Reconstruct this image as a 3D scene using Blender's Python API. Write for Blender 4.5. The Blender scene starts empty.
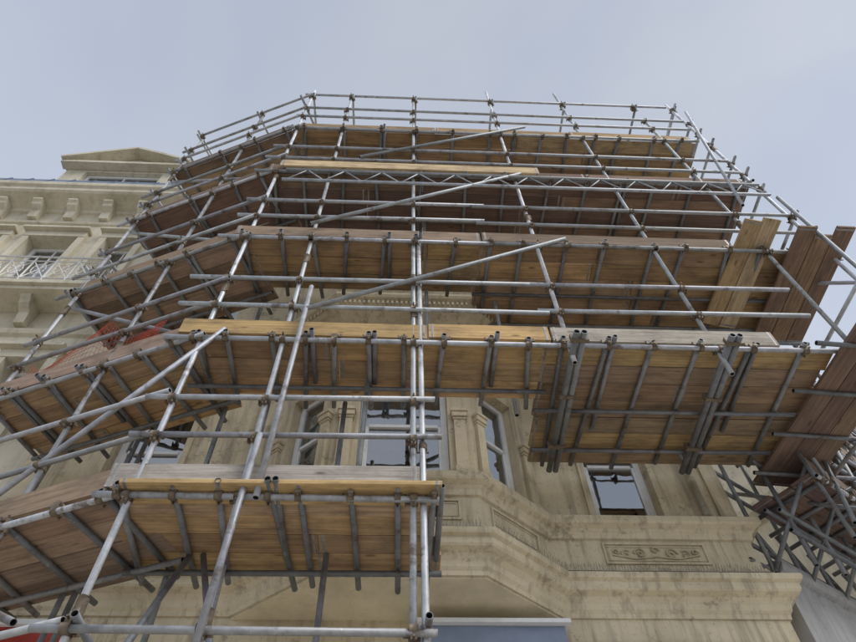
import bpy, math, random
from mathutils import Vector, Matrix
random.seed(11)
R=random.uniform
CAMZ=1.6
S=bpy.context.scene
COL=S.collection

# ------------------------------------------------------------------ mesh accumulator
class M:
    def __init__(s): s.v=[];s.f=[];s.m=[];s.c=[];s.uv=[];s.sm=[]
    def face(s,pts,mat=0,col=(1,1,1),uv=None,smooth=False):
        i=len(s.v); s.v.extend([tuple(p) for p in pts]); s.f.append(tuple(range(i,i+len(pts))))
        s.m.append(mat); s.c.append(col); s.sm.append(smooth)
        s.uv.append(uv if uv else [(0,0)]*len(pts))
    def box(s,c,a,b,d,mat=0,col=(1,1,1)):
        """c centre, a/b/d half vectors; a = long axis"""
        c=Vector(c);a=Vector(a);b=Vector(b);d=Vector(d)
        if a.cross(b).dot(d)<0: d=-d
        la,lb,ld=a.length,b.length,d.length
        i=len(s.v)
        for x in (-1,1):
            for y in (-1,1):
                for z in (-1,1): s.v.append(tuple(c+a*x+b*y+d*z))
        o=(R(0,50),R(0,50))
        def q(k,uv):
            s.f.append(tuple(i+j for j in k)); s.m.append(mat); s.c.append(col); s.sm.append(False)
            s.uv.append([(o[0]+u,o[1]+v) for u,v in uv])
        q((0,1,3,2),[(-lb,-ld),(-lb,ld),(lb,ld),(lb,-ld)])
        q((4,6,7,5),[(-lb,-ld),(lb,-ld),(lb,ld),(-lb,ld)])
        q((0,4,5,1),[(-la,-ld),(la,-ld),(la,ld),(-la,ld)])
        q((2,3,7,6),[(-la,-ld),(-la,ld),(la,ld),(la,-ld)])
        q((0,2,6,4),[(-la,-lb),(-la,lb),(la,lb),(la,-lb)])
        q((1,5,7,3),[(-la,-lb),(la,-lb),(la,lb),(-la,lb)])
    def bx(s,x0,x1,y0,y1,z0,z1,mat=0,col=(1,1,1)):
        s.box(((x0+x1)/2,(y0+y1)/2,(z0+z1)/2),((x1-x0)/2,0,0),(0,(y1-y0)/2,0),(0,0,(z1-z0)/2),mat,col)
    def tube(s,p0,p1,r=0.0242,n=12,mat=0,col=(1,1,1),hollow=True):
        p0=Vector(p0);p1=Vector(p1);ax=(p1-p0).normalized();L=(p1-p0).length
        t=Vector((0,0,1)) if abs(ax.z)<.9 else Vector((1,0,0))
        u=ax.cross(t).normalized();w=ax.cross(u)
        ring=lambda c,rr:[c+(u*math.cos(2*math.pi*k/n)+w*math.sin(2*math.pi*k/n))*rr for k in range(n)]
        if hollow:
            dpt=min(.08,L*.3)
            seq=[(p0+ax*dpt,r*.82),(p0,r*.82),(p0,r),(p1,r),(p1,r*.82),(p1-ax*dpt,r*.82)]
        else: seq=[(p0,r),(p1,r)]
        base=len(s.v)
        for c,rr in seq: s.v.extend([tuple(p) for p in ring(c,rr)])
        o=R(0,50)
        for j in range(len(seq)-1):
            for k in range(n):
                k2=(k+1)%n
                a=base+j*n
                s.f.append((a+k,a+n+k,a+n+k2,a+k2)[::-1]); s.c.append(col)
                inner=hollow and j in (0,len(seq)-2)
                s.m.append(mat+1 if inner else mat)
                s.sm.append(not(hollow and j in (1,3)))
                s.uv.append([(o+k2/n*.15,o),(o+k2/n*.15,o+L),(o+k/n*.15,o+L),(o+k/n*.15,o)])
        e=base+(len(seq)-1)*n
        s.f.append(tuple(base+k for k in range(n))); s.f.append(tuple(e+k for k in reversed(range(n))))
        for _ in (0,1):
            s.c.append(col);s.m.append(mat+1 if hollow else mat);s.sm.append(False);s.uv.append([(0,0)]*n)
    def obj(s,name,mats,parent=None,bevel=0):
        me=bpy.data.meshes.new(name); me.from_pydata(s.v,[],s.f)
        for m in mats: me.materials.append(m)
        me.polygons.foreach_set('material_index',s.m)
        me.polygons.foreach_set('use_smooth',s.sm)
        ul=me.uv_layers.new(name='UVMap')
        flat=[c for f in s.uv for uv in f for c in uv]
        ul.data.foreach_set('uv',flat)
        ca=me.color_attributes.new(name='tint',type='FLOAT_COLOR',domain='CORNER')
        fl=[]
        for f,c in zip(s.f,s.c):
            fl.extend((c[0],c[1],c[2],1.0)*len(f))
        ca.data.foreach_set('color',fl)
        me.update()
        ob=bpy.data.objects.new(name,me); COL.objects.link(ob)
        if parent: ob.parent=parent
        if bevel:
            b=ob.modifiers.new('b','BEVEL'); b.width=bevel; b.segments=2; b.limit_method='ANGLE'; b.harden_normals=False
        return ob
def empty(name):
    e=bpy.data.objects.new(name,None); COL.objects.link(e); return e

# ------------------------------------------------------------------ materials
def newmat(name):
    m=bpy.data.materials.new(name); m.use_nodes=True
    nt=m.node_tree; b=nt.nodes['Principled BSDF']; return m,nt,b
def N(nt,t,**k):
    n=nt.nodes.new(t)
    for a,v in k.items(): setattr(n,a,v)
    return n
def noise(nt,vec,scale,detail=4,rough=.6,dist=0):
    n=N(nt,'ShaderNodeTexNoise'); n.inputs['Scale'].default_value=scale; n.inputs['Detail'].default_value=min(detail,4)
    n.inputs['Roughness'].default_value=rough; n.inputs['Distortion'].default_value=dist
    if vec: nt.links.new(vec,n.inputs['Vector'])
    return n
def ramp(nt,src,stops):
    r=N(nt,'ShaderNodeValToRGB'); e=r.color_ramp.elements
    while len(e)<len(stops): e.new(.5)
    for i,(p,c) in enumerate(stops):
        e[i].position=p; e[i].color=(c,c,c,1) if not isinstance(c,tuple) else (*c,1)
    nt.links.new(src,r.inputs['Fac']); return r
def mixc(nt,a,b,fac,mode='MIX'):
    m=N(nt,'ShaderNodeMix',data_type='RGBA',blend_type=mode)
    for sock,v in ((m.inputs['Factor'],fac),(m.inputs[6],a),(m.inputs[7],b)):
        if isinstance(v,(int,float)): sock.default_value=v
        elif isinstance(v,tuple): sock.default_value=(*v,1)
        else: nt.links.new(v,sock)
    return m.outputs[2]
def mapping(nt,vec,scale):
    mp=N(nt,'ShaderNodeMapping'); mp.inputs['Scale'].default_value=scale
    nt.links.new(vec,mp.inputs['Vector']); return mp.outputs['Vector']
def bump(nt,b,h,st,dist=.01):
    n=N(nt,'ShaderNodeBump'); n.inputs['Strength'].default_value=st; n.inputs['Distance'].default_value=dist
    nt.links.new(h,n.inputs['Height']); nt.links.new(n.outputs['Normal'],b.inputs['Normal'])

def wood_mat():
    m,nt,b=newmat('scaffold_board_wood')
    at=N(nt,'ShaderNodeAttribute',attribute_name='tint')
    uv=N(nt,'ShaderNodeUVMap')
    g=noise(nt,mapping(nt,uv.outputs[0],(1.2,38,1)),1.0,4,.65,.6)
    gr=ramp(nt,g.outputs['Fac'],[(.3,.62),(.7,1.2)])
    c=mixc(nt,at.outputs['Color'],gr.outputs[0],1.0,'MULTIPLY')
    p=noise(nt,mapping(nt,uv.outputs[0],(2.2,5,1)),1.0,4,.7)
    pr=ramp(nt,p.outputs['Fac'],[(.45,0.0),(.72,.65)])
    c=mixc(nt,c,(.10,.075,.06),pr.outputs[0])
    sp=noise(nt,mapping(nt,uv.outputs[0],(14,14,1)),1.0,4,.8)
    sr=ramp(nt,sp.outputs['Fac'],[(.67,0.0),(.72,.5)])
    c=mixc(nt,c,(.55,.5,.43),sr.outputs[0])
    vo=N(nt,'ShaderNodeTexVoronoi'); vo.inputs['Scale'].default_value=1
    nt.links.new(mapping(nt,uv.outputs[0],(2.0,6,1)),vo.inputs['Vector'])
    kr=ramp(nt,vo.outputs['Distance'],[(.06,.6),(.12,0.0)])
    c=mixc(nt,c,(.08,.04,.02),kr.outputs[0])
    nt.links.new(c,b.inputs['Base Color']); b.inputs['Roughness'].default_value=.85
    b.inputs['Specular IOR Level'].default_value=.25
    bump(nt,b,g.outputs['Fac'],.5,.004)
    return m
def steel_mat():
    m,nt,b=newmat('galvanised_steel')
    at=N(nt,'ShaderNodeAttribute',attribute_name='tint')
    tc=N(nt,'ShaderNodeTexCoord')
    n1=noise(nt,tc.outputs['Object'],7,4,.7)
    r1=ramp(nt,n1.outputs['Fac'],[(.3,.6),(.7,1.15)])
    c=mixc(nt,at.outputs['Color'],r1.outputs[0],1.0,'MULTIPLY')
    n2=noise(nt,tc.outputs['Object'],3.3,4,.75)
    r2=ramp(nt,n2.outputs['Fac'],[(.56,0.0),(.67,.75)])
    c=mixc(nt,c,(.12,.075,.05),r2.outputs[0])
    n3=noise(nt,tc.outputs['Object'],26,4,.8)
    r3=ramp(nt,n3.outputs['Fac'],[(.64,0.0),(.69,.6)])
    c=mixc(nt,c,(.68,.65,.6),r3.outputs[0])
    nt.links.new(c,b.inputs['Base Color']); b.inputs['Metallic'].default_value=.45
    rr=ramp(nt,n1.outputs['Fac'],[(.3,.42),(.7,.7)]); nt.links.new(rr.outputs[0],b.inputs['Roughness'])
    return m
def simple(name,col,rough=.6,metal=0,var=.25,scale=6,bmp=.2):
    m,nt,b=newmat(name); tc=N(nt,'ShaderNodeTexCoord')
    n=noise(nt,tc.outputs['Object'],scale,4,.7)
    r=ramp(nt,n.outputs['Fac'],[(.25,1-var),(.75,1+var)])
    c=mixc(nt,col,r.outputs[0],1.0,'MULTIPLY')
    nt.links.new(c,b.inputs['Base Color']); b.inputs['Roughness'].default_value=rough; b.inputs['Metallic'].default_value=metal
    if bmp: bump(nt,b,n.outputs['Fac'],bmp,.01)
    return m
def stucco(name,col,grime=(.16,.14,.11),dirt=.55,ao=True):
    m,nt,b=newmat(name); tc=N(nt,'ShaderNodeTexCoord'); o=tc.outputs['Object']
    n1=noise(nt,o,1.3,4,.65)
    c=mixc(nt,col,tuple(x*k for x,k in zip(col,(.76,.75,.72))),ramp(nt,n1.outputs['Fac'],[(.38,0.0),(.68,1.0)]).outputs[0])
    n2=noise(nt,mapping(nt,o,(9,9,.7)),1.0,4,.7)
    r2=ramp(nt,n2.outputs['Fac'],[(.50,0.0),(.76,dirt)])
    c=mixc(nt,c,grime,r2.outputs[0])
    # blotchy algae / soot patches
    n5=noise(nt,mapping(nt,o,(2.6,2.6,3.4)),1.0,4,.85)
    r5=ramp(nt,n5.outputs['Fac'],[(.58,0.0),(.66,dirt*.6)])
    c=mixc(nt,c,tuple(x*.7 for x in grime),r5.outputs[0])
    n3=noise(nt,o,22,4,.8)
    r3=ramp(nt,n3.outputs['Fac'],[(.58,0.0),(.68,dirt*.8)])
    c=mixc(nt,c,tuple(x*.5 for x in col),r3.outputs[0])
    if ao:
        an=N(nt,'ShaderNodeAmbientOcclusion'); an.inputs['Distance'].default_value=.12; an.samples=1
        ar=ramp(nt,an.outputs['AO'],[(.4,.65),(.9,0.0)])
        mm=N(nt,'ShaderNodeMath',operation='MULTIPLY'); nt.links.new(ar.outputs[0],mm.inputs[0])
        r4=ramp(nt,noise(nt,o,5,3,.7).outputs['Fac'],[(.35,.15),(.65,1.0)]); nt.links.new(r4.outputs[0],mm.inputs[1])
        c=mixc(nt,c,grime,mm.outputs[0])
    vo=N(nt,'ShaderNodeTexVoronoi',feature='DISTANCE_TO_EDGE'); vo.inputs['Scale'].default_value=.8
    dn=noise(nt,o,3,3,.6); dv=mixc(nt,o,dn.outputs['Color'],.35)
    nt.links.new(dv,vo.inputs['Vector'])
    cr=ramp(nt,vo.outputs['Distance'],[(.0,.35),(.003,0.0)])
    c=mixc(nt,c,tuple(x*.4 for x in col),cr.outputs[0])
    nt.links.new(c,b.inputs['Base Color']); b.inputs['Roughness'].default_value=.8
    b.inputs['Specular IOR Level'].default_value=.3
    bump(nt,b,n3.outputs['Fac'],.35,.006)
    return m
WOOD=wood_mat(); STEEL=steel_mat()
DARK=simple('tube_bore_dark',(.015,.014,.013),.9,0,.2,6,0)
CLAMP=simple('coupler_rusty_steel',(.20,.155,.11),.6,.4,.5,18,0)
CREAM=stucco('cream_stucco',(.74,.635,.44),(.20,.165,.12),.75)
CREAM2=stucco('pale_stucco',(.69,.63,.49),(.25,.22,.17),.45,False)
SOFF=stucco('cream_soffit_paint',(.80,.70,.50),(.4,.33,.24),.25,False)
WHITE=simple('white_window_paint',(.80,.80,.78),.45,0,.1,12,.05)
GREYR=stucco('grey_render',(.44,.43,.42),(.15,.14,.13),.6,False)
LEAD=simple('lead_slate',(.13,.17,.24),.5,0,.3,8)
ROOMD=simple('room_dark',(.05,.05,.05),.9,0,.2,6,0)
CURT_REFL=simple('net_curtain_and_reflection',(.72,.72,.70),.9,0,.2,5,0)  # also colours the sheets that imitate pane reflections
IRON=simple('white_painted_iron',(.74,.73,.70),.5,0,.2,20,0)
SIGN=simple('blue_grey_fascia',(.20,.24,.32),.4,0,.15,4)
RED=simple('red_fascia_paint',(.42,.05,.035),.45,0,.2,6)
NET=simple('red_plastic_netting',(.65,.09,.05),.5,0,.2,9,0)
SPIKE=simple('steel_bird_spike',(.30,.27,.23),.4,.7,.2,9,0)
def glass_mat():
    m=bpy.data.materials.new('window_glass'); m.use_nodes=True; nt=m.node_tree; nt.nodes.clear()
    o=N(nt,'ShaderNodeOutputMaterial'); mx=N(nt,'ShaderNodeMixShader'); t=N(nt,'ShaderNodeBsdfTransparent'); t.inputs[0].default_value=(.75,.8,.8,1)
    g=N(nt,'ShaderNodeBsdfGlossy'); g.inputs['Roughness'].default_value=.02; g.inputs[0].default_value=(.95,.97,1,1)
    fr=N(nt,'ShaderNodeFresnel'); fr.inputs[0].default_value=3.6
    tc=N(nt,'ShaderNodeTexCoord'); nn=noise(nt,tc.outputs['Object'],2.0,2,.5)
    bp=N(nt,'ShaderNodeBump'); bp.inputs['Strength'].default_value=.15; bp.inputs['Distance'].default_value=.02
    nt.links.new(nn.outputs['Fac'],bp.inputs['Height']); nt.links.new(bp.outputs[0],g.inputs['Normal'])
    nt.links.new(fr.outputs[0],mx.inputs[0]); nt.links.new(t.outputs[0],mx.inputs[1]); nt.links.new(g.outputs[0],mx.inputs[2]); nt.links.new(mx.outputs[0],o.inputs[0])
    return m
GLASS=glass_mat()

# ------------------------------------------------------------------ SCAFFOLD
tb=M(); cp=M(); bd=M()
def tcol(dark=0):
    g=R(.38,.68)*(1-dark); return (g*R(.96,1.0),g*R(.98,1.02),g*R(1.0,1.07))  # dark lowers the tint: underside shade put into the tube colour
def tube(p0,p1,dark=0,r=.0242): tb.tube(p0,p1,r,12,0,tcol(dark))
def V(x,y,h): return Vector((x,y,h+CAMZ))
def coupler(p,a,b,off):
    p=Vector(p);a=Vector(a).normalized();b=Vector(b).normalized();off=Vector(off)
    w=R(.022,.028)
    cp.tube(p-a*w,p+a*w,.034,10,0,(1,1,1),False)
    q=p+off
    cp.tube(q-b*w,q+b*w,.034,10,0,(1,1,1),False)
    c=(p+q)/2; s=a.cross(b).normalized() if a.cross(b).length>.1 else Vector((0,0,1))
    cp.box(c,a*.028,b*.028,s*.02,0)
    sd=random.choice((-1,1))
    cp.box(p+b*sd*.045,a*.02,b*.018,off.normalized()*.012,0)
    cp.tube(p+b*sd*.055-off.normalized()*.035,p+b*sd*.055+off.normalized()*.045,.008,6,0,(1,1,1),False)
    cp.box(q+a*sd*.045,b*.02,a*.018,off.normalized()*.012,0)
    cp.tube(q+a*sd*.055-off.normalized()*.035,q+a*sd*.055+off.normalized()*.045,.008,6,0,(1,1,1),False)

PAL={'new':[(.70,.47,.22),(.64,.42,.19),(.66,.46,.25)],
 'tan':[(.54,.36,.19),(.46,.31,.17),(.58,.39,.19),(.38,.26,.15),(.50,.36,.22)],
 'mix':[(.52,.36,.20),(.35,.24,.15),(.28,.19,.13),(.48,.35,.22),(.40,.29,.19),(.55,.38,.19)],
 'brown':[(.33,.23,.16),(.27,.19,.14),(.39,.28,.20)],
 'red':[(.27,.175,.13),(.23,.15,.12),(.35,.24,.17),(.22,.145,.125)],
 'grey':[(.42,.37,.32),(.37,.32,.28),(.48,.42,.36)]}
def jit(c,k=.12):
    f=R(1-k,1+k); return (c[0]*f,c[1]*f*R(.97,1.03),c[2]*f*R(.95,1.05))
class Sec:
    def __init__(s,O,d,n): s.O=Vector((*O,0)); s.d=Vector((*d,0)).normalized(); s.n=Vector((*n,0)).normalized()
    def P(s,a,t,h): return s.O+s.d*a+s.n*t+Vector((0,0,h+CAMZ))
UP=Vector((0,0,1))
def plank(p0,p1,side,up,col,w=.1125,th=.019):
    p0=Vector(p0);p1=Vector(p1);c=(p0+p1)/2;a=(p1-p0)/2
    bd.box(c,a,side*w,up*th,0,col)
    for e,sg in ((p0,1),(p1,-1)):
        q=e+a.normalized()*sg*.035
        if R(0,1)<.75: bd.box(q,a.normalized()*.012,side*(w+.0015),up*(th+.0015),1,(.38,.36,.34))
def boards(sec,s0,s1,t0,t1,h,pal):
    t=t0+.1125
    while t<t1:
        s=s0-R(0,.10)
        while s<s1-.05:
            L=random.choice((1.5,2.1,2.4,3.0,3.9)); e=min(s+L,s1+R(-.02,.12))
            if s1-e<.5: e=s1+R(-.02,.12)
            c=jit(random.choice(PAL[pal]),.18); z=h+.019+R(0,.006)
            plank(sec.P(s+.004,t+R(-.006,.006),z),sec.P(e-.004,t+R(-.006,.006),z+R(-.003,.004)),sec.n,UP,c)
            s=e
        t+=.233
def toeboard(sec,s0,s1,t,h,pal):
    s=s0
    while s<s1-.05:
        e=min(s+random.choice((2.4,3.0,3.9)),s1)
        if s1-e<.6: e=s1
        z=h-.012+.1125+R(-.01,.015)
        plank(sec.P(s+.01,t+R(-.01,.01),z),sec.P(e-.005,t+R(-.01,.01),z+R(-.012,.012)),UP,sec.n,jit(random.choice(PAL[pal]),.15))
        s=e
def level(sec,s0,s1,t0,t1,h,pal,toe=None,rails=(),stds=(),step=.5,inner=True,ovr=.3,lo=(0.0,.07),dark=.5,toe_rng=None):
    hl=h-.075
    tube(sec.P(s0-R(.03,ovr),-.05,hl),sec.P(s1+R(.03,ovr),-.05,hl+R(-.02,.02)))
    for st in stds:
        if s0-.1<=st<=s1+.15:
            coupler(sec.P(st,0,hl),UP,sec.d,sec.n*-.05)
    for rh in rails:
        z=h+rh+R(-.04,.04)
        tube(sec.P(s0-R(.03,ovr),-.05,z),sec.P(s1+R(.03,ovr),-.05,z+R(-.04,.04)),.1)
        for st in stds:
            if s0-.1<=st<=s1+.15: coupler(sec.P(st,0,z),UP,sec.d,sec.n*-.05)
    if inner:
        ti=t1-.2
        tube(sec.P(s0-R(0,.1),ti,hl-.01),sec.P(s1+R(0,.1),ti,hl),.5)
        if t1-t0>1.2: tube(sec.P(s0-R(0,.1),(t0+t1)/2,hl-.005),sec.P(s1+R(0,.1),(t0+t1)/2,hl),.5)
    s=s0+.12
    while s<s1:
        a=s+R(-.04,.04); dz=R(-.002,.001); fa=-.06-R(*lo)
        tube(sec.P(a,fa,h-.0255+dz),sec.P(a+R(-.10,.10),t1+R(0,.14),h-.0255+dz),dark)  # transom tint darkened to imitate the shade below the boards
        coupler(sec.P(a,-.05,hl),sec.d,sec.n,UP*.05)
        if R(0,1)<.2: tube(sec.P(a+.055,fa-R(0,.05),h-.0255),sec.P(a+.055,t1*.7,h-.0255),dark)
        s+=step*R(.7,1.3)
    boards(sec,s0,s1,t0,t1,h,pal)
    if toe:
        a,b=toe_rng if toe_rng else (s0,s1)
        toeboard(sec,a,b,t0-.026,h+.04,toe)

F=Sec((0,3.70),(1,0),(0,1))
L=Sec((-2.0,3.72),(-.93,.37),(.37,.93))
XS=[-1.9,-1.13,.11,1.64,3.1,4.55,5.36]
LS=[.95,2.3]
H1,H2,H3,H4,H5=3.13,5.0,7.06,9.15,11.15
def standard(x,y,h0,h1,join=True,dark=0):
    lx,ly=R(-.014,.014),R(-.012,.012)
    tube(V(x+lx,y+ly,h0),V(x-lx,y-ly,h1),dark)
    if join:
        z=h0+R(3.0,4.6)
        while z<h1-1:
            p=V(x,y,z); cp.tube(p-UP*.09,p+UP*.09,.031,12,0,(1,1,1),False)
            cp.box(p+Vector((.03,-.01,0)),UP*.07,Vector((.012,0,0)),Vector((0,.012,0)),0)
            z+=R(3.0,5.2)
for x,h0,h1 in [(-1.9,-1.6,13.55),(-1.13,-1.6,13.45),(.11,-1.6,13.25),(1.64,4.72,13.95),(3.1,4.6,14.0),(4.55,4.7,12.15),(5.36,4.2,13.45)]:
    standard(x,3.7,h0,h1,True,-.12)
tube(V(.19,3.69,-1.6),V(.175,3.70,7.3))
for z in (1.2,3.6,6.2): coupler(V(.11,3.7,z),UP,UP,(.075,0,0))
for s in LS:
    p=L.P(s,0,0); standard(p.x,p.y,-1.6,13.3 if s<2 else 12.9,True,-.1)
p=L.P(2.35,.95,0); standard(p.x,p.y,-1.6,12.9)
for s in (0.15,1.15): 
    p=L.P(s,.9,0); standard(p.x,p.y,-1.6,12.6,False,.4)
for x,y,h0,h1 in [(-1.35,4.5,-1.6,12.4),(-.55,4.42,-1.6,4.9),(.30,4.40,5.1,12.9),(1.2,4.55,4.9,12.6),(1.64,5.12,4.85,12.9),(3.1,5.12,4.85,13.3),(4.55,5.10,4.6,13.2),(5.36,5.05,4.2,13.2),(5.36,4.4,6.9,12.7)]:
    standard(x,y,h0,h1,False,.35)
tube(V(-1.12,3.60,1.95),V(-1.08,3.60,3.62)); tube(V(-.99,3.60,3.0),V(-.965,3.60,5.8))
tube(V(-.35,4.2,3.3),V(-.33,4.2,5.6),.4); tube(V(-2.6,4.9,-1.6),V(-2.6,4.9,8),.4)

tube(F.P(-2.1,-.05,2.08),F.P(.25,-.05,2.06)); 
for x in XS[:3]: coupler(F.P(x,0,2.08),UP,F.d,F.n*-.05)
tube(L.P(-.1,-.05,2.12),L.P(2.6,-.05,2.10))
tube(F.P(-2.1,.75,2.08),F.P(.35,.75,2.06),.4)
for x in (-1.85,.2): tube(F.P(x,-.12,2.13),F.P(x,.9,2.13),.4)
level(F,-2.05,.26,.02,1.05,H1,'tan',toe='grey',rails=(.5,.98),stds=XS[:3],step=.36,lo=(.02,.12),toe_rng=(-2.12,.16),ovr=.1)
plank(F.P(-1.95,-.03,H1+.019-.045),F.P(.31,-.05,H1+.019-.045),F.n,UP,(.66,.45,.21))
level(L,.0,2.6,.02,.95,H1,'brown',toe='brown',rails=(.5,1.0),stds=LS,step=.45,ovr=.12)
level(F,-2.1,1.46,.02,.74,H2,'tan',toe='new',rails=(.48,1.0),stds=XS[:4],step=.36,toe_rng=(-2.15,1.46),ovr=.2)
level(F,1.47,4.25,.02,1.56,H2,'mix',toe='grey',rails=(.5,1.0),stds=XS[3:6],step=.42,toe_rng=(1.47,3.75),ovr=.1)
level(L,.0,2.35,.02,.98,H2,'tan',toe='brown',rails=(.5,1.0),stds=LS,step=.4,ovr=.2)
level(F,-2.08,.95,.02,.74,H3,'tan',toe='brown',rails=(.5,1.0),stds=XS[:3],step=.42,ovr=.2)
level(F,.96,5.35,.02,1.35,H3,'tan',toe='brown',rails=(.5,1.0),stds=XS[3:],step=.5,toe_rng=(.96,4.15),ovr=.1)
level(L,.0,2.4,.02,.98,H3,'brown',toe='brown',rails=(.5,1.0),stds=LS,step=.5,ovr=.2)
level(F,-2.05,5.2,.02,1.36,H4,'red',toe='red',rails=(.5,1.0),stds=XS,step=.55,ovr=.2)
plank(F.P(-1.85,-.10,H4+.10),F.P(2.0,-.10,H4+.105),UP,F.n,(.74,.55,.32))
level(L,.0,2.4,.02,.98,H4,'red',toe='brown',rails=(.5,1.0),stds=LS,step=.55,ovr=.2)
level(F,-1.9,5.1,.02,1.36,H5,'tan',toe='tan',rails=(.55,1.05,1.95),stds=XS,step=.55,ovr=.25)
level(L,.0,2.3,.02,.98,H5,'mix',toe='brown',rails=(.55,1.05,1.85),stds=LS,step=.55,ovr=.2)
for h in (H3+1,H3+.5,H4+1,H4+.5,H5+1,H5+1.85,H5+.5):
    tube(F.P(-2.0,1.30,h),F.P(5.5,1.32,h+R(-.03,.03)),.3)
    tube(L.P(-.2,.98,h),L.P(2.5,.98,h),.3)
for h in (H3+.5,H3+1,H4-.08,H4+.5,H4+1,H5-.08,H5+.5,H5+1,H5+1.95,H3-.1):
    tube(V(5.41,3.60-R(0,.05),h),V(5.41,5.3,h)); coupler(V(5.36,3.7,h),UP,(0,1,0),(.05,0,0))
    tube(L.P(2.37,-.10-R(0,.05),h),L.P(2.37,1.2,h),.1)
for x in XS:
    tube(V(x+.05,3.60,H5+1.9),V(x+.05,5.15,H5+1.9),.1); coupler(V(x,3.7,H5+1.9),UP,(0,1,0),(.05,0,0))
for s in (.0,)+tuple(LS):
    tube(L.P(s+.06,-.12,H5+1.8),L.P(s+.06,1.05,H5+1.8),.1)
tube(V(4.7,3.58,8.2),V(5.45,3.58,12.6)); tube(V(5.3,3.6,6.2),V(5.3,5.1,8.6)); tube(V(5.3,3.6,9.2),V(5.3,5.1,11.2))
tube(V(-4.2,4.5,7.0),V(-4.0,5.4,9.1),.2)
for a,b in [((-1.02,5.35),(1.98,7.07)),((-1.17,7.28),(1.71,9.15)),((-.72,9.63),(2.1,11.38))]:
    tube(V(a[0],3.60,a[1]),V(b[0],3.60,b[1])); 
tube(V(-1.68,3.61,5.02),V(-3.25,4.15,3.28))
tube(V(-2.0,3.8,5.1),V(-4.2,4.7,6.9),.2); tube(V(-2.1,3.85,7.2),V(-4.2,4.7,9.0),.2); tube(V(-2.1,3.85,9.3),V(-4.2,4.7,11.0),.2)
tube(V(-.95,3.85,1.6),V(-1.5,4.4,3.1),.4); tube(V(-1.7,3.85,1.8),V(-1.6,4.4,3.1),.4)
tube(V(-2.3,3.8,2.2),V(-3.9,4.5,3.1),.4)
hb0,hb1=H4-.13,H4-.50
tube(V(-1.75,3.60,hb0),V(5.3,3.60,hb0),.1); tube(V(-1.75,3.60,hb1),V(5.3,3.60,hb1),.1)
x=-1.7;k=0
while x<5.15:
    z0,z1=(hb0,hb1) if k%2 else (hb1,hb0)
    tb.tube(V(x,3.60,z0),V(x+.27,3.60,z1),.011,8,0,tcol(.2)); x+=.27;k+=1
for xx in (1.66,3.14):
    for o in (-.035,.035):
        tube(V(xx+o,3.42,H2-.16),V(xx+o+.02,5.3,H2-.16),.55,.032)
    for yy in (3.5,4.2,4.9): cp.box(V(xx,yy,H2-.16),UP*.045,(.085,0,0),(0,.02,0),0)
def loose(p0,p1,col,w=.1125):
    a=(Vector(p1)-Vector(p0)).normalized(); sd=a.cross(UP).normalized(); plank(p0,p1,sd,sd.cross(a).normalized(),col,w)
loose(V(4.52,3.28,H3+.08),V(4.30,4.75,H3-.16),(.62,.48,.30)); loose(V(4.29,3.30,H3+.075),V(4.06,4.7,H3-.165),(.56,.40,.22))
for i,c in enumerate([(.30,.20,.14),(.37,.25,.16),(.27,.18,.13)]):
    loose(V(4.86+i*.235,3.30+R(-.05,.08),H3-.125),V(4.84+i*.235,5.0,H3-.125),c)
for i,c in enumerate([(.24,.16,.12),(.21,.14,.11),(.29,.20,.14)]):
    loose(V(4.42+i*.235,3.15+R(-.06,.06),H2-.1),V(4.14+i*.235,5.55,H2-.1),c)
for yy in (3.5,4.1,4.7,5.3):
    tube(V(3.95,yy,H2-.145),V(5.5,yy+.1,H2-.145),.5)
tube(V(5.1,3.0,H2-.2),V(4.75,5.8,H2-.2),.2); 
tube(V(5.0,3.1,H2+.5),V(4.9,5.6,H2+.5)); tube(V(5.0,3.1,H2+.95),V(4.9,5.6,H2+.95))
standard(5.02,3.35,3.9,8.0)
for h in (H3-.45,H4-.55,H4-1.05):
    tube(F.P(-1.6,1.1,h),F.P(5.3,1.1,h+.02),.5)

Q=Sec((4.35,5.0),(.84,.55),(-.55,.84))
qs=[0,.6,1.2,1.9,2.7,3.6,4.8,6.2]
for s in qs:
    for t in (0,.45,.85):
        p=Q.P(s,t,0); tube(V(p.x,p.y,3.75+R(-.1,.4)),V(p.x,p.y,6.2+.3*s+R(-.5,.3)),.45)
for h,pal in ((4.55,'red'),(5.6,'red'),(6.9,'mix')):
    s0=0 if h<6 else 2.6
    level(Q,s0,6.6,.02,.8,h,pal,toe='brown',rails=(.45,.9),stds=qs,step=.35,dark=.6,ovr=.15)
for h in (3.95,4.2,4.9,5.2):
    tube(Q.P(-.3,.9,h),Q.P(6.5,.9,h+.05),.5); tube(Q.P(-.2,.42,h+.1),Q.P(6.5,.42,h+.1),.5)
for i in range(len(qs)-1):
    tube(Q.P(qs[i],-.08,3.9),Q.P(qs[i+1],-.08,5.5+.2*i),.4); 
    tube(Q.P(qs[i],.9,4.6),Q.P(qs[i+1],.9,3.9),.5)
    tube(Q.P(qs[i],0,4.7),Q.P(qs[i],.85,3.9),.5); tube(Q.P(qs[i]+.3,-.2,4.1),Q.P(qs[i]+.4,1.0,5.2),.5)

scaf=empty('scaffolding')
tb.obj('scaffold_tubes',[STEEL,DARK],scaf)
cp.obj('scaffold_couplers',[CLAMP],scaf)
bd.obj('scaffold_boards',[WOOD,STEEL],scaf,bevel=.003)

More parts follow.
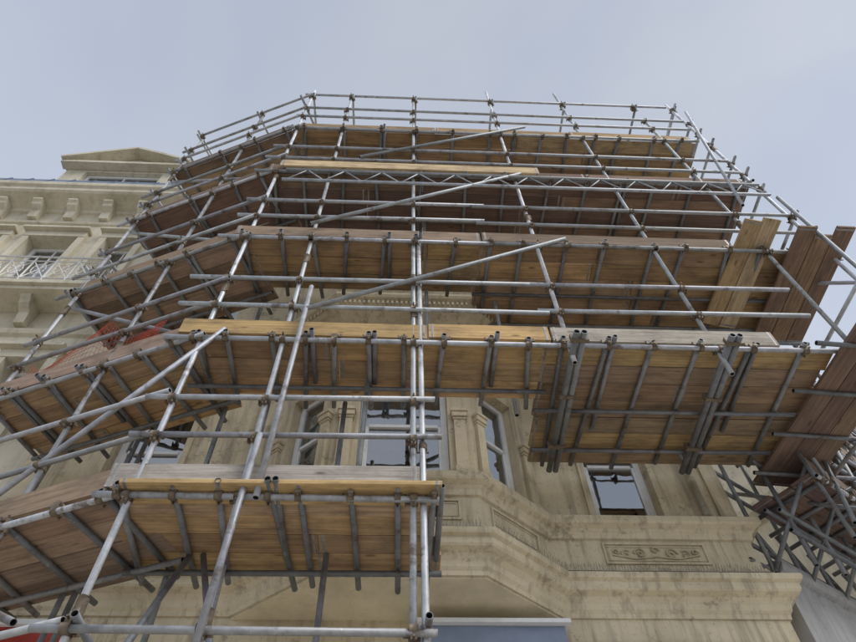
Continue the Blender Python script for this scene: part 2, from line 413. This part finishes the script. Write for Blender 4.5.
nm=M()
def netpt(s,z):
    sag=.10*math.sin(s*3.1)+.05*math.sin(s*7+z*5)
    return L.P(s,.05+.05*math.sin(s*5+z*4),z+sag*(1-abs((z-(H2+.5))*1.2)))
a0,a1,nz=.5,2.3,14; ns=42
for i in range(ns+1):
    s=a0+(a1-a0)*i/ns; top=H2+1.0-.45*abs(math.sin(s*2.3)); 
    pr=None
    for j in range(nz+1):
        z=H2+.08+(top-H2-.08)*j/nz; q=netpt(s,z)
        if pr: nm.tube(pr,q,.0022,4,0,(1,1,1),False)
        if i<ns:
            s2=a0+(a1-a0)*(i+1)/ns; top2=H2+1.0-.45*abs(math.sin(s2*2.3)); z2=H2+.08+(top2-H2-.08)*j/nz
            nm.tube(q,netpt(s2,z2),.0022,4,0,(1,1,1),False)
        pr=q
nm.obj('debris_netting',[NET])

# ------------------------------------------------------------------ BUILDINGS
def Z(h): return h+CAMZ
class Fr:
    def __init__(s,p0,p1):
        s.O=Vector((*p0,0)); d=Vector((*p1,0))-s.O; s.L=d.length; s.d=d.normalized(); s.n=Vector((s.d.y,-s.d.x,0))
    def P(s,u,o,h): return s.O+s.d*u+s.n*o+Vector((0,0,Z(h)))
    def box(s,m,u0,u1,o0,o1,h0,h1,mat=0):
        m.box(s.P((u0+u1)/2,(o0+o1)/2,(h0+h1)/2),s.d*(u1-u0)/2,s.n*(o1-o0)/2,UP*(h1-h0)/2,mat)
def wall(m,fr,u0,u1,h0,h1,ops,depth=.22,mat=0):
    us=sorted(set([u0,u1]+[v for o in ops for v in o[:2]])); hs=sorted(set([h0,h1]+[v for o in ops for v in o[2:4]]))
    for i in range(len(us)-1):
        for j in range(len(hs)-1):
            cu,ch=(us[i]+us[i+1])/2,(hs[j]+hs[j+1])/2
            if any(o[0]<cu<o[1] and o[2]<ch<o[3] for o in ops): continue
            m.face([fr.P(us[i],0,hs[j]),fr.P(us[i+1],0,hs[j]),fr.P(us[i+1],0,hs[j+1]),fr.P(us[i],0,hs[j+1])],mat)
    for a,b,c,d in ops:
        P=fr.P
        m.face([P(a,0,c),P(a,-depth,c),P(b,-depth,c),P(b,0,c)],mat); m.face([P(a,0,d),P(b,0,d),P(b,-depth,d),P(a,-depth,d)],mat)
        m.face([P(a,0,c),P(a,0,d),P(a,-depth,d),P(a,-depth,c)],mat); m.face([P(b,0,c),P(b,-depth,c),P(b,-depth,d),P(b,0,d)],mat)
def window(fm,gm,im,fr,a,b,c,d,depth=.12,style='sash',refl_sheet=0):
    w=.07
    B=lambda u0,u1,h0,h1,o0=-depth-.05,o1=-depth: fr.box(fm,u0,u1,o0,o1,h0,h1)
    B(a+.002,a+w,c+.002,d-.002); B(b-w,b-.002,c+.002,d-.002); B(a+w,b-w,c+.002,c+w+.02); B(a+w,b-w,d-w,d-.002)
    i0,i1=a+w,b-w
    hm=c+(d-c)*.52
    B(i0,i0+.035,c+.09,hm,-depth-.04,-depth-.008); B(i1-.035,i1,c+.09,hm,-depth-.04,-depth-.008)
    B(i0+.035,i1-.035,hm-.022,hm+.022,-depth-.045,-depth+.004)
    if style=='bar': B((a+b)/2-.012,(a+b)/2+.012,hm+.022,d-w,-depth-.04,-depth-.008)
    P=fr.P; o=-depth-.03
    gm.face([P(i0,o,c+.07),P(i1,o,c+.07),P(i1,o,d-w),P(i0,o,d-w)])
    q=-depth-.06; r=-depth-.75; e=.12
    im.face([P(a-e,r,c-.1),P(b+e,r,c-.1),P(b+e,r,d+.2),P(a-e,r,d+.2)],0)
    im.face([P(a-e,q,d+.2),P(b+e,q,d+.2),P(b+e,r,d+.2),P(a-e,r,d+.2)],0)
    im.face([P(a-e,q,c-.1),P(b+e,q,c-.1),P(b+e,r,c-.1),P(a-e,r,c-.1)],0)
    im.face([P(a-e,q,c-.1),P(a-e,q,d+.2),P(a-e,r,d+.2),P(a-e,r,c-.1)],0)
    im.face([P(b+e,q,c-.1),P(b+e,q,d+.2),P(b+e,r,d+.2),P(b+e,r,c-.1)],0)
    if refl_sheet:   # pale pleated sheet imitating the reflection in the upper panes
        n=40; prev=None; hb=d-(d-c)*refl_sheet
        for k in range(n+1):
            u=a+.03+(b-a-.06)*k/n; oo=-depth-.085+.008*math.sin(k*1.9)
            if prev: im.face([P(prev[0],prev[1],hb),P(u,oo,hb),P(u,oo,d),P(prev[0],prev[1],d)],1)
            prev=(u,oo)
    wd=(b-a)
    for s0,s1 in ((a+.03,a+wd*R(.18,.28)),(b-wd*R(.18,.28),b-.03)):
        n=18; prev=None
        for k in range(n+1):
            u=s0+(s1-s0)*k/n; oo=-depth-.14+.022*math.sin(k*2.1)
            if prev: im.face([P(prev[0],prev[1],c),P(u,oo,c),P(u,oo,d),P(prev[0],prev[1],d)],1)
            prev=(u,oo)
def sweep(m,path,prof,mat=0,caps=True):
    pts=[Vector((*p,0)) for p in path]; ns=[]
    for i in range(len(pts)-1):
        d=(pts[i+1]-pts[i]).normalized(); ns.append(Vector((d.y,-d.x,0)))
    mit=[]
    for i in range(len(pts)):
        if i==0: mit.append(ns[0])
        elif i==len(pts)-1: mit.append(ns[-1])
        else:
            b=(ns[i-1]+ns[i]).normalized(); mit.append(b/ b.dot(ns[i]))
    rows=[[p+mi*o+Vector((0,0,Z(h))) for o,h in prof] for p,mi in zip(pts,mit)]
    for i in range(len(rows)-1):
        for j in range(len(prof)-1):
            m.face([rows[i][j],rows[i+1][j],rows[i+1][j+1],rows[i][j+1]],mat)
    if caps:
        m.face(rows[0],mat); m.face(rows[-1][::-1],mat)
BX=[(-1.5,5.6),(-.72,4.95),(.78,4.95),(1.56,5.6)]
XR=3.70
PATH=[(-4.2,5.6)]+BX+[(XR,5.6),(3.95,9.5)]
bm,tr,fm,gm,im=M(),M(),M(),M(),M()
frs=[Fr(PATH[i],PATH[i+1]) for i in range(len(PATH)-1)]
TOP=12.0; ZB=3.28
def dowin(fr,ops,h0,h1,u0=0,u1=None,refl_sheet=0):
    wall(bm,fr,u0,fr.L if u1 is None else u1,h0,h1,ops)
    for o in ops: window(fm,gm,im,fr,*o,refl_sheet=refl_sheet)
w0=frs[0]; w4=frs[4]
dowin(w0,[(.9,1.7,4.45,6.3),(.9,1.7,7.9,9.4),(1.0,1.9,.2,2.4)],-1.6,TOP)
dowin(w4,[(2.14-1.56,2.88-1.56,4.42,6.1),(2.14-1.56,2.88-1.56,7.6,9.4)],-1.6,TOP,refl_sheet=.42)
dowin(frs[5],[(1.2,2.0,4.45,6.2)],-1.6,TOP)
mid=Fr((-1.5,5.6),(1.56,5.6))
wall(bm,mid,0,mid.L,-1.6,ZB,[(.4,2.6,-1.5,2.3)]); window(fm,gm,im,mid,.4,2.6,-1.5,2.3)
wall(bm,mid,0,mid.L,7.25,TOP,[])
dowin(frs[1],[(.26,.80,4.45,6.0)],ZB,7.25,refl_sheet=.55); dowin(frs[2],[(.27,1.25,4.45,6.0)],ZB,7.25,refl_sheet=.66); dowin(frs[3],[(.22,.76,4.45,6.0)],ZB,7.25,refl_sheet=.5)
sf=M()
sf.face([Vector((x,y,Z(ZB))) for x,y in [(-1.5,5.6),(1.56,5.6),(.78,4.95),(-.72,4.95)]],0)
bm.face([Vector((x,y,Z(7.25))) for x,y in BX],0)
bm.face([Vector((x,y,Z(TOP))) for x,y in [(-4.2,5.6),(XR,5.6),(3.95,9.5),(-4.2,9.5)]],0)
bm.face([V(-4.2,9.5,-1.6),V(3.95,9.5,-1.6),V(3.95,9.5,TOP),V(-4.2,9.5,TOP)],0)
bm.face([V(-4.2,5.6,-1.6),V(-4.2,9.5,-1.6),V(-4.2,9.5,TOP),V(-4.2,5.6,TOP)],0)
sill=[(0,4.16),(.03,4.17),(.04,4.23),(.07,4.26),(.13,4.29),(.145,4.31),(.145,4.375),(.12,4.395),(0,4.42)]
sweep(tr,PATH,sill)
sweep(tr,PATH,[(0,3.74),(.025,3.75),(.035,3.80),(.02,3.84),(0,3.85)])
corn=[(0,3.30),(.02,3.30),(.025,3.34),(.05,3.37),(.06,3.42),(.10,3.47),(.16,3.50),(.175,3.52),(.175,3.58),(.21,3.60),(.22,3.62),(.22,3.655),(.19,3.675),(0,3.72)]
sweep(tr,PATH,corn)
topc=[(0,6.56),(.03,6.57),(.04,6.62),(.04,6.74),(.07,6.77),(.10,6.83),(.20,6.90),(.32,6.96),(.36,6.99),(.36,7.07),(.41,7.10),(.43,7.14),(.43,7.18),(0,7.25)]
sweep(tr,BX,topc)
sweep(tr,[(1.62,5.6),(XR,5.6),(3.95,9.5)],[(0,6.8),(.05,6.82),(.12,6.9),(.14,6.98),(0,7.02)])
sweep(tr,PATH[:1]+PATH[-2:],[(0,11.3),(.05,11.35),(.1,11.5),(.25,11.65),(.28,11.8),(0,11.9)])
sweep(tr,[(1.62,5.6),(XR,5.6),(3.95,9.5)],[(0,2.98),(.03,2.99),(.04,3.04),(.03,3.07),(0,3.08)])
for fr in frs[1:4]:
    n=int(fr.L/.075)
    for k in range(n): fr.box(tr,.02+k*fr.L/n,.02+k*fr.L/n+.038,.038,.10,6.66,6.735)
    n=int((fr.L+.2)/.06)
    for k in range(n): fr.box(tr,-.1+k*(fr.L+.2)/n,-.1+k*(fr.L+.2)/n+.03,.30,.385,7.0,7.06)
def pframe(fr,a,b,c,d,w=.022,o=.018):
    fr.box(tr,a,b,-.01,o,c,c+w); fr.box(tr,a,b,-.01,o,d-w,d); fr.box(tr,a,a+w,-.01,o,c+w,d-w); fr.box(tr,b-w,b,-.01,o,c+w,d-w)
    g=w+.02; fr.box(tr,a+g,b-g,-.01,o*.5,c+g,c+g+.008); fr.box(tr,a+g,b-g,-.01,o*.5,d-g-.008,d-g)
pframe(frs[2],.2,1.32,3.89,4.13); pframe(frs[1],.18,.86,3.89,4.13); pframe(frs[3],.16,.84,3.89,4.13)
pframe(w4,.55,1.62,3.88,4.13); pframe(w0,.8,1.9,3.88,4.13); pframe(frs[2],.2,1.3,6.36,6.54,.015); pframe(frs[1],.15,.86,6.36,6.54,.015); pframe(frs[3],.15,.86,6.36,6.54,.015)
pframe(w4,.25,.92,1.2,2.85); pframe(w4,1.22,1.90,1.2,2.85)
def scroll(fr,cu,ch,r,turns,sg,start=0,ex=1.0):
    pr=None
    for k in range(int(26*turns)):
        t=k/26*2*math.pi; rr=r*(1-k/(26*turns))**.8
        q=fr.P(cu+ex*sg*rr*math.cos(t+start),.012,ch+rr*math.sin(t+start))
        if pr and (q-pr).length>1e-4: tr.tube(pr,q,.009,6,0,(1,1,1),False)
        pr=q
cu=1.085
for sg in (-1,1):
    scroll(w4,cu+sg*.16,4.005,.065,1.4,sg); scroll(w4,cu+sg*.31,3.995,.055,1.3,-sg,.8); scroll(w4,cu+sg*.41,4.02,.035,1.2,sg)
    tr.tube(w4.P(cu,.01,3.97),w4.P(cu+sg*.22,.01,3.945),.009,6,0,(1,1,1),False)
    tr.tube(w4.P(cu+sg*.22,.01,3.945),w4.P(cu+sg*.45,.01,3.99),.009,6,0,(1,1,1),False)
scroll(w4,cu,4.04,.045,1,1)
for k in range(-4,5): scroll(frs[2],.75+k*.115,6.45,.035,1.2,1 if k%2 else -1)
def pil(fr,a,b,c,d,o=.045):
    fr.box(tr,a,b,-.01,o,c+.10,d-.14); fr.box(tr,a-.015,b+.015,-.01,o+.02,c,c+.10)
    fr.box(tr,a-.01,b+.01,-.01,o+.012,d-.14,d-.11); fr.box(tr,a-.02,b+.02,-.01,o+.03,d-.11,d-.04); fr.box(tr,a-.03,b+.03,-.01,o+.045,d-.04,d)
for fr,ps in ((frs[2],((.06,.20),(1.31,1.44))),(frs[1],((.06,.19),(.85,.96))),(frs[3],((.06,.17),(.82,.95)))):
    for a,b in ps: pil(fr,a,b,4.42,5.35); 
def arch(fr,a,b,c,d,w=.07,o=.035):
    fr.box(tr,a-w,a-.001,-.01,o,c,d); fr.box(tr,b+.001,b+w,-.01,o,c,d); fr.box(tr,a-w,b+w,-.01,o+.01,d+.001,d+w*1.2)
    fr.box(tr,a-w-.03,b+w+.03,-.01,o+.05,d+w*1.2,d+w*1.2+.05)
arch(w4,.58,1.32,4.425,6.1); arch(w4,.58,1.32,7.6,9.4); arch(w0,.9,1.7,4.43,6.3); 
def console(fr,u,h,w=.13,dp=.16,ht=.3):
    pts=[(0,h),(dp,h),(dp,h-.05),(dp*.85,h-.09),(dp*.8,h-.15),(dp*.45,h-.22),(dp*.35,h-ht),(0,h-ht)]
    A=[fr.P(u-w/2,o,z) for o,z in pts]; B=[fr.P(u+w/2,o,z) for o,z in pts]
    tr.face(A[::-1]); tr.face(B)
    for i in range(len(pts)): j=(i+1)%len(pts); tr.face([A[i],A[j],B[j],B[i]])
w4.box(tr,.98,1.16,-.01,.05,-1.6,2.97); console(w4,1.07,2.96)
w4.box(tr,1.96,2.12,-.01,.05,-1.6,2.97); console(w4,2.04,2.96)
w4.box(tr,.06,.22,-.01,.05,-1.6,2.97)
w4.box(tr,1.95,2.13,-.01,.03,4.43,6.79)
bld=empty('cream_bay_fronted_building')
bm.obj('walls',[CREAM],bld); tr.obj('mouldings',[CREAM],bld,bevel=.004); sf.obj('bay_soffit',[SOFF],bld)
fm.obj('window_frames',[WHITE],bld,bevel=.003); gm.obj('window_glass',[GLASS],bld); im.obj('rooms_curtains_reflections',[ROOMD,CURT_REFL],bld)
sp=M()
def spikes(fr,u0,u1,o,h):
    u=u0
    while u<u1:
        b=fr.P(u,o,h)
        for a in (-.5,.0,.5):
            q=b+(fr.n*math.sin(a+R(-.15,.15))+UP*math.cos(a)+fr.d*R(-.25,.25))*R(.06,.085)
            sp.tube(b,q,.0014,4,0,(1,1,1),False)
        u+=.03
    sp.box(fr.P((u0+u1)/2,o,h),fr.d*(u1-u0)/2,fr.n*.01,UP*.002)
for fr in frs[1:5]: spikes(fr,.02,fr.L-.02,.17,3.69)
sp.obj('bird_spikes',[SPIKE])
sg=M(); mid.box(sg,1.72,3.0,.002,.20,2.55,3.12); mid.box(sg,1.67,3.05,.002,.26,3.12,3.16,1); 
sg.obj('shop_fascia_sign',[SIGN,WHITE],None,bevel=.004)
rs=M(); w0.box(rs,.75,1.35,.02,.18,2.85,3.10); w0.box(rs,.72,1.38,.02,.22,3.10,3.15,1)
rs.obj('red_shop_sign',[RED,WHITE],None,bevel=.004)
# rainwater pipe on the main front
dp=M()
dp.tube(w4.P(1.82,.07,-1.6),w4.P(1.82,.07,2.9),.04,12,0,(1,1,1),False)
dp.tube(w4.P(1.78,.06,4.45),w4.P(1.78,.06,11.2),.035,12,0,(1,1,1),False)
for h in (4.9,5.8,6.6,8.2): dp.tube(w4.P(1.78,.06,h),w4.P(1.78,.06,h+.06),.045,12,0,(1,1,1),False)
dp.obj('rainwater_pipe',[CREAM2])

# ---------------- left terrace building
bm,tr,fm,gm,im=M(),M(),M(),M(),M()
lf=Fr((-16,5.66),(-4.21,5.66)); U=lambda x:x+16
ops=[]
for xc,w in ((-5.08,.56),(-6.3,.86),(-7.62,.86),(-8.9,.86),(-10.2,.86),(-11.5,.86),(-12.8,.86)):
    ops.append((U(xc-w/2),U(xc+w/2),8.40,10.5)); ops.append((U(xc-w/2),U(xc+w/2),5.1,7.0)); ops.append((U(xc-w/2),U(xc+w/2),.2,2.4))
wall(bm,lf,0,lf.L,-1.6,12.0,ops,.28)
for o in ops:
    window(fm,gm,im,lf,*o,depth=.2,style='bar',refl_sheet=random.choice((0,.3,.5,.45)))
    a,b,c,d=o; w=.12
    if c>4:
        lf.box(tr,a-w,a-.001,-.01,.07,c,d); lf.box(tr,b+.001,b+w,-.01,.07,c,d); lf.box(tr,a-w,b+w,-.01,.08,d+.001,d+.17)
        lf.box(tr,a-w-.04,b+w+.04,-.01,.17,d+.17,d+.23); lf.box(tr,a-w-.02,b+w+.02,-.01,.12,d+.23,d+.27)
    if 4<c<6: lf.box(tr,a-w-.05,b+w+.05,-.01,.14,c-.1,c-.001)
P2=[(-16,5.66),(-4.21,5.66)]
sweep(tr,P2,[(0,11.52),(.04,11.54),(.05,11.62),(.22,11.70),(.36,11.74),(.40,11.78),(.40,11.88),(.45,11.92),(.46,12.0),(.44,12.06),(0,12.10)])
sweep(tr,P2,[(0,11.05),(.04,11.07),(.06,11.12),(.03,11.16),(0,11.17)])
sweep(tr,P2,[(0,7.55),(.05,7.58),(.08,7.66),(0,7.70)])
sweep(tr,P2,[(0,4.4),(.05,4.43),(.12,4.5),(.13,4.58),(0,4.62)])
x=-15.6
while x<-4.4:
    console(lf,U(x),11.62,.17,.30,.42); x+=.66
lf.box(tr,U(-15),U(-4.7),.0,.50,8.24,8.33); lf.box(tr,U(-15),U(-4.74),.0,.44,8.16,8.24)
x=-14.3
while x<-4.8:
    console(lf,U(x),8.16,.15,.36,.42); x+=1.25
ir=M()
def rl(a,b,r=.011): ir.tube(a,b,r,6,0,(1,1,1),False)
o=.46
rl(lf.P(U(-15),o,9.05),lf.P(U(-4.74),o,9.05),.018); rl(lf.P(U(-15),o,8.42),lf.P(U(-4.74),o,8.42),.014); rl(lf.P(U(-15),o,8.92),lf.P(U(-4.74),o,8.92),.011)
rl(lf.P(U(-4.74),o,9.05),lf.P(U(-4.74),0,9.05),.018); rl(lf.P(U(-4.74),o,8.42),lf.P(U(-4.74),0,8.42),.014)
x=-15.0
while x<-4.8:
    rl(lf.P(U(x),o,8.33),lf.P(U(x),o,9.08),.014)
    x2=x+.342
    rl(lf.P(U(x),o,8.42),lf.P(U(x2),o,8.92)); rl(lf.P(U(x2),o,8.42),lf.P(U(x),o,8.92))
    pr=None
    for j in range(13):
        t=j/12*2*math.pi; q=lf.P(U((x+x2)/2)+.10*math.cos(t),o+.005,8.67+.15*math.sin(t))
        if pr: rl(pr,q,.009)
        pr=q
    x=x2
for j in range(5): rl(lf.P(U(-4.74),j*.1,8.33),lf.P(U(-4.74),j*.1,9.05))
rf=M()
rf.face([V(-16,5.26,12.1),V(-4.21,5.26,12.1),V(-4.21,5.42,12.62),V(-16,5.42,12.62)])
rf.face([V(-16,5.42,12.62),V(-4.21,5.42,12.62),V(-4.21,9.5,13.4),V(-16,9.5,13.4)])
x=-16
while x<-4.3:
    rf.box(V(x,5.335,12.36),(.012,0,0),(0,.078,.26),(0,.012,0)); x+=.42
dg=M()
dx0,dx1,dxc,dy=-7.65,-5.05,-6.3,5.8
dfr=Fr((dx0,dy),(dx1,dy))
wall(dg,dfr,0,dfr.L,12.5,14.25,[(.45,2.15,12.9,14.0)])
window(fm,gm,im,dfr,.45,2.15,12.9,14.0,.1,'bar')
dg.face([V(dx0,dy,14.25),V(dx1,dy,14.25),V(dxc,dy,14.8)])
for xx in (dx0,dx1): dg.face([V(xx,dy,12.5),V(xx,9.5,12.5),V(xx,9.5,14.25),V(xx,dy,14.25)])
for a,b in (((dx0-.14,14.22),(dxc,14.9)),((dx1+.14,14.22),(dxc,14.9))):
    p,q=V(a[0],dy-.12,a[1]),V(b[0],dy-.12,b[1]); d=(q-p)/2; n=Vector((0,1,0)).cross(d).normalized()
    dg.box((p+q)/2,d,n*.045,(0,.16,0))
    p2,q2=V(a[0],dy+2.05,a[1]+.04),V(b[0],dy+2.05,b[1]+.04); dg.box((p2+q2)/2,d,n*.02,(0,2.0,0))
dg.bx(dx0-.12,dx1+.12,dy-.2,dy-.003,Z(14.10),Z(14.20)); 
lb=empty('terraced_house')
bm.face([V(-16,9.5,-1.6),V(-4.21,9.5,-1.6),V(-4.21,9.5,12),V(-16,9.5,12)]); bm.face([V(-16,5.66,-1.6),V(-16,9.5,-1.6),V(-16,9.5,12),V(-16,5.66,12)])
bm.face([V(-4.21,5.66,-1.6),V(-4.21,9.5,-1.6),V(-4.21,9.5,12.1),V(-4.21,5.66,12.1)])
bm.obj('walls',[CREAM2],lb); tr.obj('mouldings',[CREAM2],lb,bevel=.005); fm.obj('window_frames',[WHITE],lb); gm.obj('window_glass',[GLASS],lb)
im.obj('rooms_curtains_reflections',[ROOMD,CURT_REFL],lb); ir.obj('balcony_railing',[IRON],lb); rf.obj('mansard_roof',[LEAD],lb); dg.obj('dormer_gable',[CREAM2],lb,bevel=.006)

# ---------------- low rendered building on the right (side street, angled)
bm,tr,fm,gm,im=M(),M(),M(),M(),M()
r0=Vector((3.93,5.72)); dr=Vector((.84,.55)).normalized(); r1=r0+dr*14
rfm=Fr(r0,r1)
ops=[(3.2,4.4,-.2,2.2),(6.2,7.4,-.2,2.2)]
wall(bm,rfm,0,14,-1.6,3.95,ops)
for o in ops: window(fm,gm,im,rfm,*o)
sweep(tr,[r0,r1],[(0,3.88),(.05,3.9),(.07,3.96),(.07,4.02),(-.25,4.04)])
bk=Vector((-dr.y,dr.x))
c=[r0,r1,r1+bk*4,r0+bk*4]
bm.face([Vector((*p,Z(4.0))) for p in c]); bm.face([Vector((*c[0],Z(-1.6))),Vector((*c[0],Z(4.0))),Vector((*c[3],Z(4.0))),Vector((*c[3],Z(-1.6)))])
rb=empty('low_rendered_building'); bm.obj('walls',[GREYR],rb); tr.obj('coping',[GREYR],rb,bevel=.004); fm.obj('window_frames',[WHITE],rb); gm.obj('window_glass',[GLASS],rb); im.obj('rooms',[ROOMD,CURT_REFL],rb)

# ---------------- house further up the side street
bm,tr,fm,gm,im=M(),M(),M(),M(),M()
h0=Fr((8.2,9.2),(8.2+.84*12,9.2+.55*12))
ops=[(1+2*i,1.9+2*i,z,z+1.6) for i in range(5) for z in (0,3.2,6.2)]
wall(bm,h0,0,h0.L,-1.6,8.6,ops)
for o in ops: window(fm,gm,im,h0,*o,style='bar')
for a,b,c,d in ops:
    h0.box(tr,a-.1,a-.001,-.01,.05,c,d); h0.box(tr,b+.001,b+.1,-.01,.05,c,d); h0.box(tr,a-.12,b+.12,-.01,.1,d+.001,d+.14)
e0=Vector((8.2,9.2)); e1=e0+dr*h0.L; 
sweep(tr,[e0+bk*6,e0,e1][0:3],[(0,8.2),(.1,8.25),(.25,8.4),(.28,8.55),(0,8.65)])
bm.face([Vector((*e0,Z(-1.6))),Vector((*e0,Z(8.6))),Vector((*(e0+bk*6),Z(8.6))),Vector((*(e0+bk*6),Z(-1.6)))])
rf=M(); rf.face([Vector((*e0,Z(8.66))),Vector((*e1,Z(8.66))),Vector((*(e1+bk*3),Z(11))),Vector((*(e0+bk*3),Z(11)))])
rf.face([Vector((*(e0+bk*6),Z(8.66))),Vector((*(e1+bk*6),Z(8.66))),Vector((*(e1+bk*3),Z(11))),Vector((*(e0+bk*3),Z(11)))])
bm.face([Vector((*e0,Z(8.6))),Vector((*(e0+bk*3),Z(10.98))),Vector((*(e0+bk*6),Z(8.6)))])
hb=empty('side_street_house'); bm.obj('walls',[CREAM2],hb); tr.obj('mouldings',[CREAM2],hb); fm.obj('window_frames',[WHITE],hb); gm.obj('window_glass',[GLASS],hb); im.obj('rooms',[ROOMD,CURT_REFL],hb); rf.obj('slate_roof',[LEAD],hb)

# ---------------- ground
def sheet(name,pts,z,mat):
    m=M(); m.face([Vector((x,y,z)) for x,y in pts]); return m.obj(name,[mat])
GR=simple('ground_earth',(.24,.23,.20),.9,0,.2,.5,0)
ASP=simple('road_asphalt',(.10,.10,.10),.9,0,.3,6,0)
def paving():
    m,nt,b=newmat('paving_slabs'); tc=N(nt,'ShaderNodeTexCoord')
    br=N(nt,'ShaderNodeTexBrick'); br.inputs['Scale'].default_value=1; br.inputs['Brick Width'].default_value=.6; br.inputs['Row Height'].default_value=.45; br.inputs['Mortar Size'].default_value=.006
    br.inputs['Color1'].default_value=(.50,.47,.42,1); br.inputs['Color2'].default_value=(.45,.42,.38,1); br.inputs['Mortar'].default_value=(.2,.19,.17,1)
    nt.links.new(tc.outputs['Object'],br.inputs['Vector']); nt.links.new(br.outputs[0],b.inputs['Base Color']); b.inputs['Roughness'].default_value=.85
    return m
PAV=paving()
sheet('ground',[(-300,-300),(300,-300),(300,300),(-300,300)],-.16,GR)
sheet('road',[(-120,-17),(120,-17),(120,-10.0),(-120,-10.0)],-.13,ASP)
pv=M(); pv.bx(-40,40,-9.85,12,-.14,0); pv.obj('pavement',[PAV])  # unseen; made extra wide and pale to bounce light upwards
kb=M(); x=-40
while x<40: kb.bx(x,x+.895,-10.0,-9.853,-.14,.0); x+=.9
kb.obj('kerb',[GREYR],None,bevel=.01)
mk=M(); x=-40
while x<40: mk.bx(x,x+2,-13.55,-13.45,-.128,-.124); x+=5
mk.obj('road_marking',[WHITE])

# ------------------------------------------------------------------ SKY + SUN
w=bpy.data.worlds.new('World'); S.world=w; w.use_nodes=True; nt=w.node_tree; nt.nodes.clear()
out=N(nt,'ShaderNodeOutputWorld'); sky=N(nt,'ShaderNodeTexSky',sky_type='NISHITA'); sky.sun_disc=False
EL,AZ=math.radians(46),math.radians(128)
sky.sun_elevation=EL; sky.sun_rotation=AZ
b1=N(nt,'ShaderNodeBackground'); b1.inputs[1].default_value=.09; nt.links.new(sky.outputs[0],b1.inputs[0])
tc=N(nt,'ShaderNodeTexCoord'); nz=noise(nt,mapping(nt,tc.outputs['Generated'],(1.0,1.0,1.8)),1.6,4,.5,.3)
rc=ramp(nt,nz.outputs['Fac'],[(.32,(.52,.59,.73)),(.70,(.69,.73,.81))])
sx=N(nt,'ShaderNodeSeparateXYZ'); nt.links.new(tc.outputs['Generated'],sx.inputs[0])
rg=ramp(nt,sx.outputs['Z'],[(.0,1.35),(.6,1.12),(1.0,.88)])
cc=mixc(nt,rc.outputs[0],rg.outputs[0],1.0,'MULTIPLY')
b2=N(nt,'ShaderNodeBackground'); b2.inputs[1].default_value=1.0; nt.links.new(cc,b2.inputs[0])
mx=N(nt,'ShaderNodeMixShader'); mx.inputs[0].default_value=.88
nt.links.new(b1.outputs[0],mx.inputs[1]); nt.links.new(b2.outputs[0],mx.inputs[2]); nt.links.new(mx.outputs[0],out.inputs[0])
sl=bpy.data.lights.new('sun','SUN'); sl.energy=2.0; sl.angle=math.radians(30); sl.color=(1,.97,.93)
so=bpy.data.objects.new('sun',sl); COL.objects.link(so)
dirv=Vector((math.sin(AZ)*math.cos(EL),math.cos(AZ)*math.cos(EL),math.sin(EL)))
so.rotation_euler=dirv.to_track_quat('Z','Y').to_euler()

# ------------------------------------------------------------------ CAMERA
cam=bpy.data.cameras.new('camera'); co=bpy.data.objects.new('camera',cam); COL.objects.link(co)
cam.sensor_width=36; cam.lens=27.04; cam.clip_end=2000; cam.clip_start=.05
th,ps,rl_=math.radians(55.3),math.radians(4.0),math.radians(1.93)
Fw=Vector((math.sin(ps)*math.cos(th),math.cos(ps)*math.cos(th),math.sin(th)))
R0=Vector((math.cos(ps),-math.sin(ps),0)); U0=R0.cross(Fw)
Xc=R0*math.cos(rl_)-U0*math.sin(rl_); Yc=R0*math.sin(rl_)+U0*math.cos(rl_)
mtx=Matrix((Xc,Yc,-Fw)).transposed().to_4x4(); mtx.translation=Vector((0,0,CAMZ))
co.matrix_world=mtx
S.camera=co
S.view_settings.view_transform='Standard'; S.view_settings.look='None'; S.view_settings.exposure=0
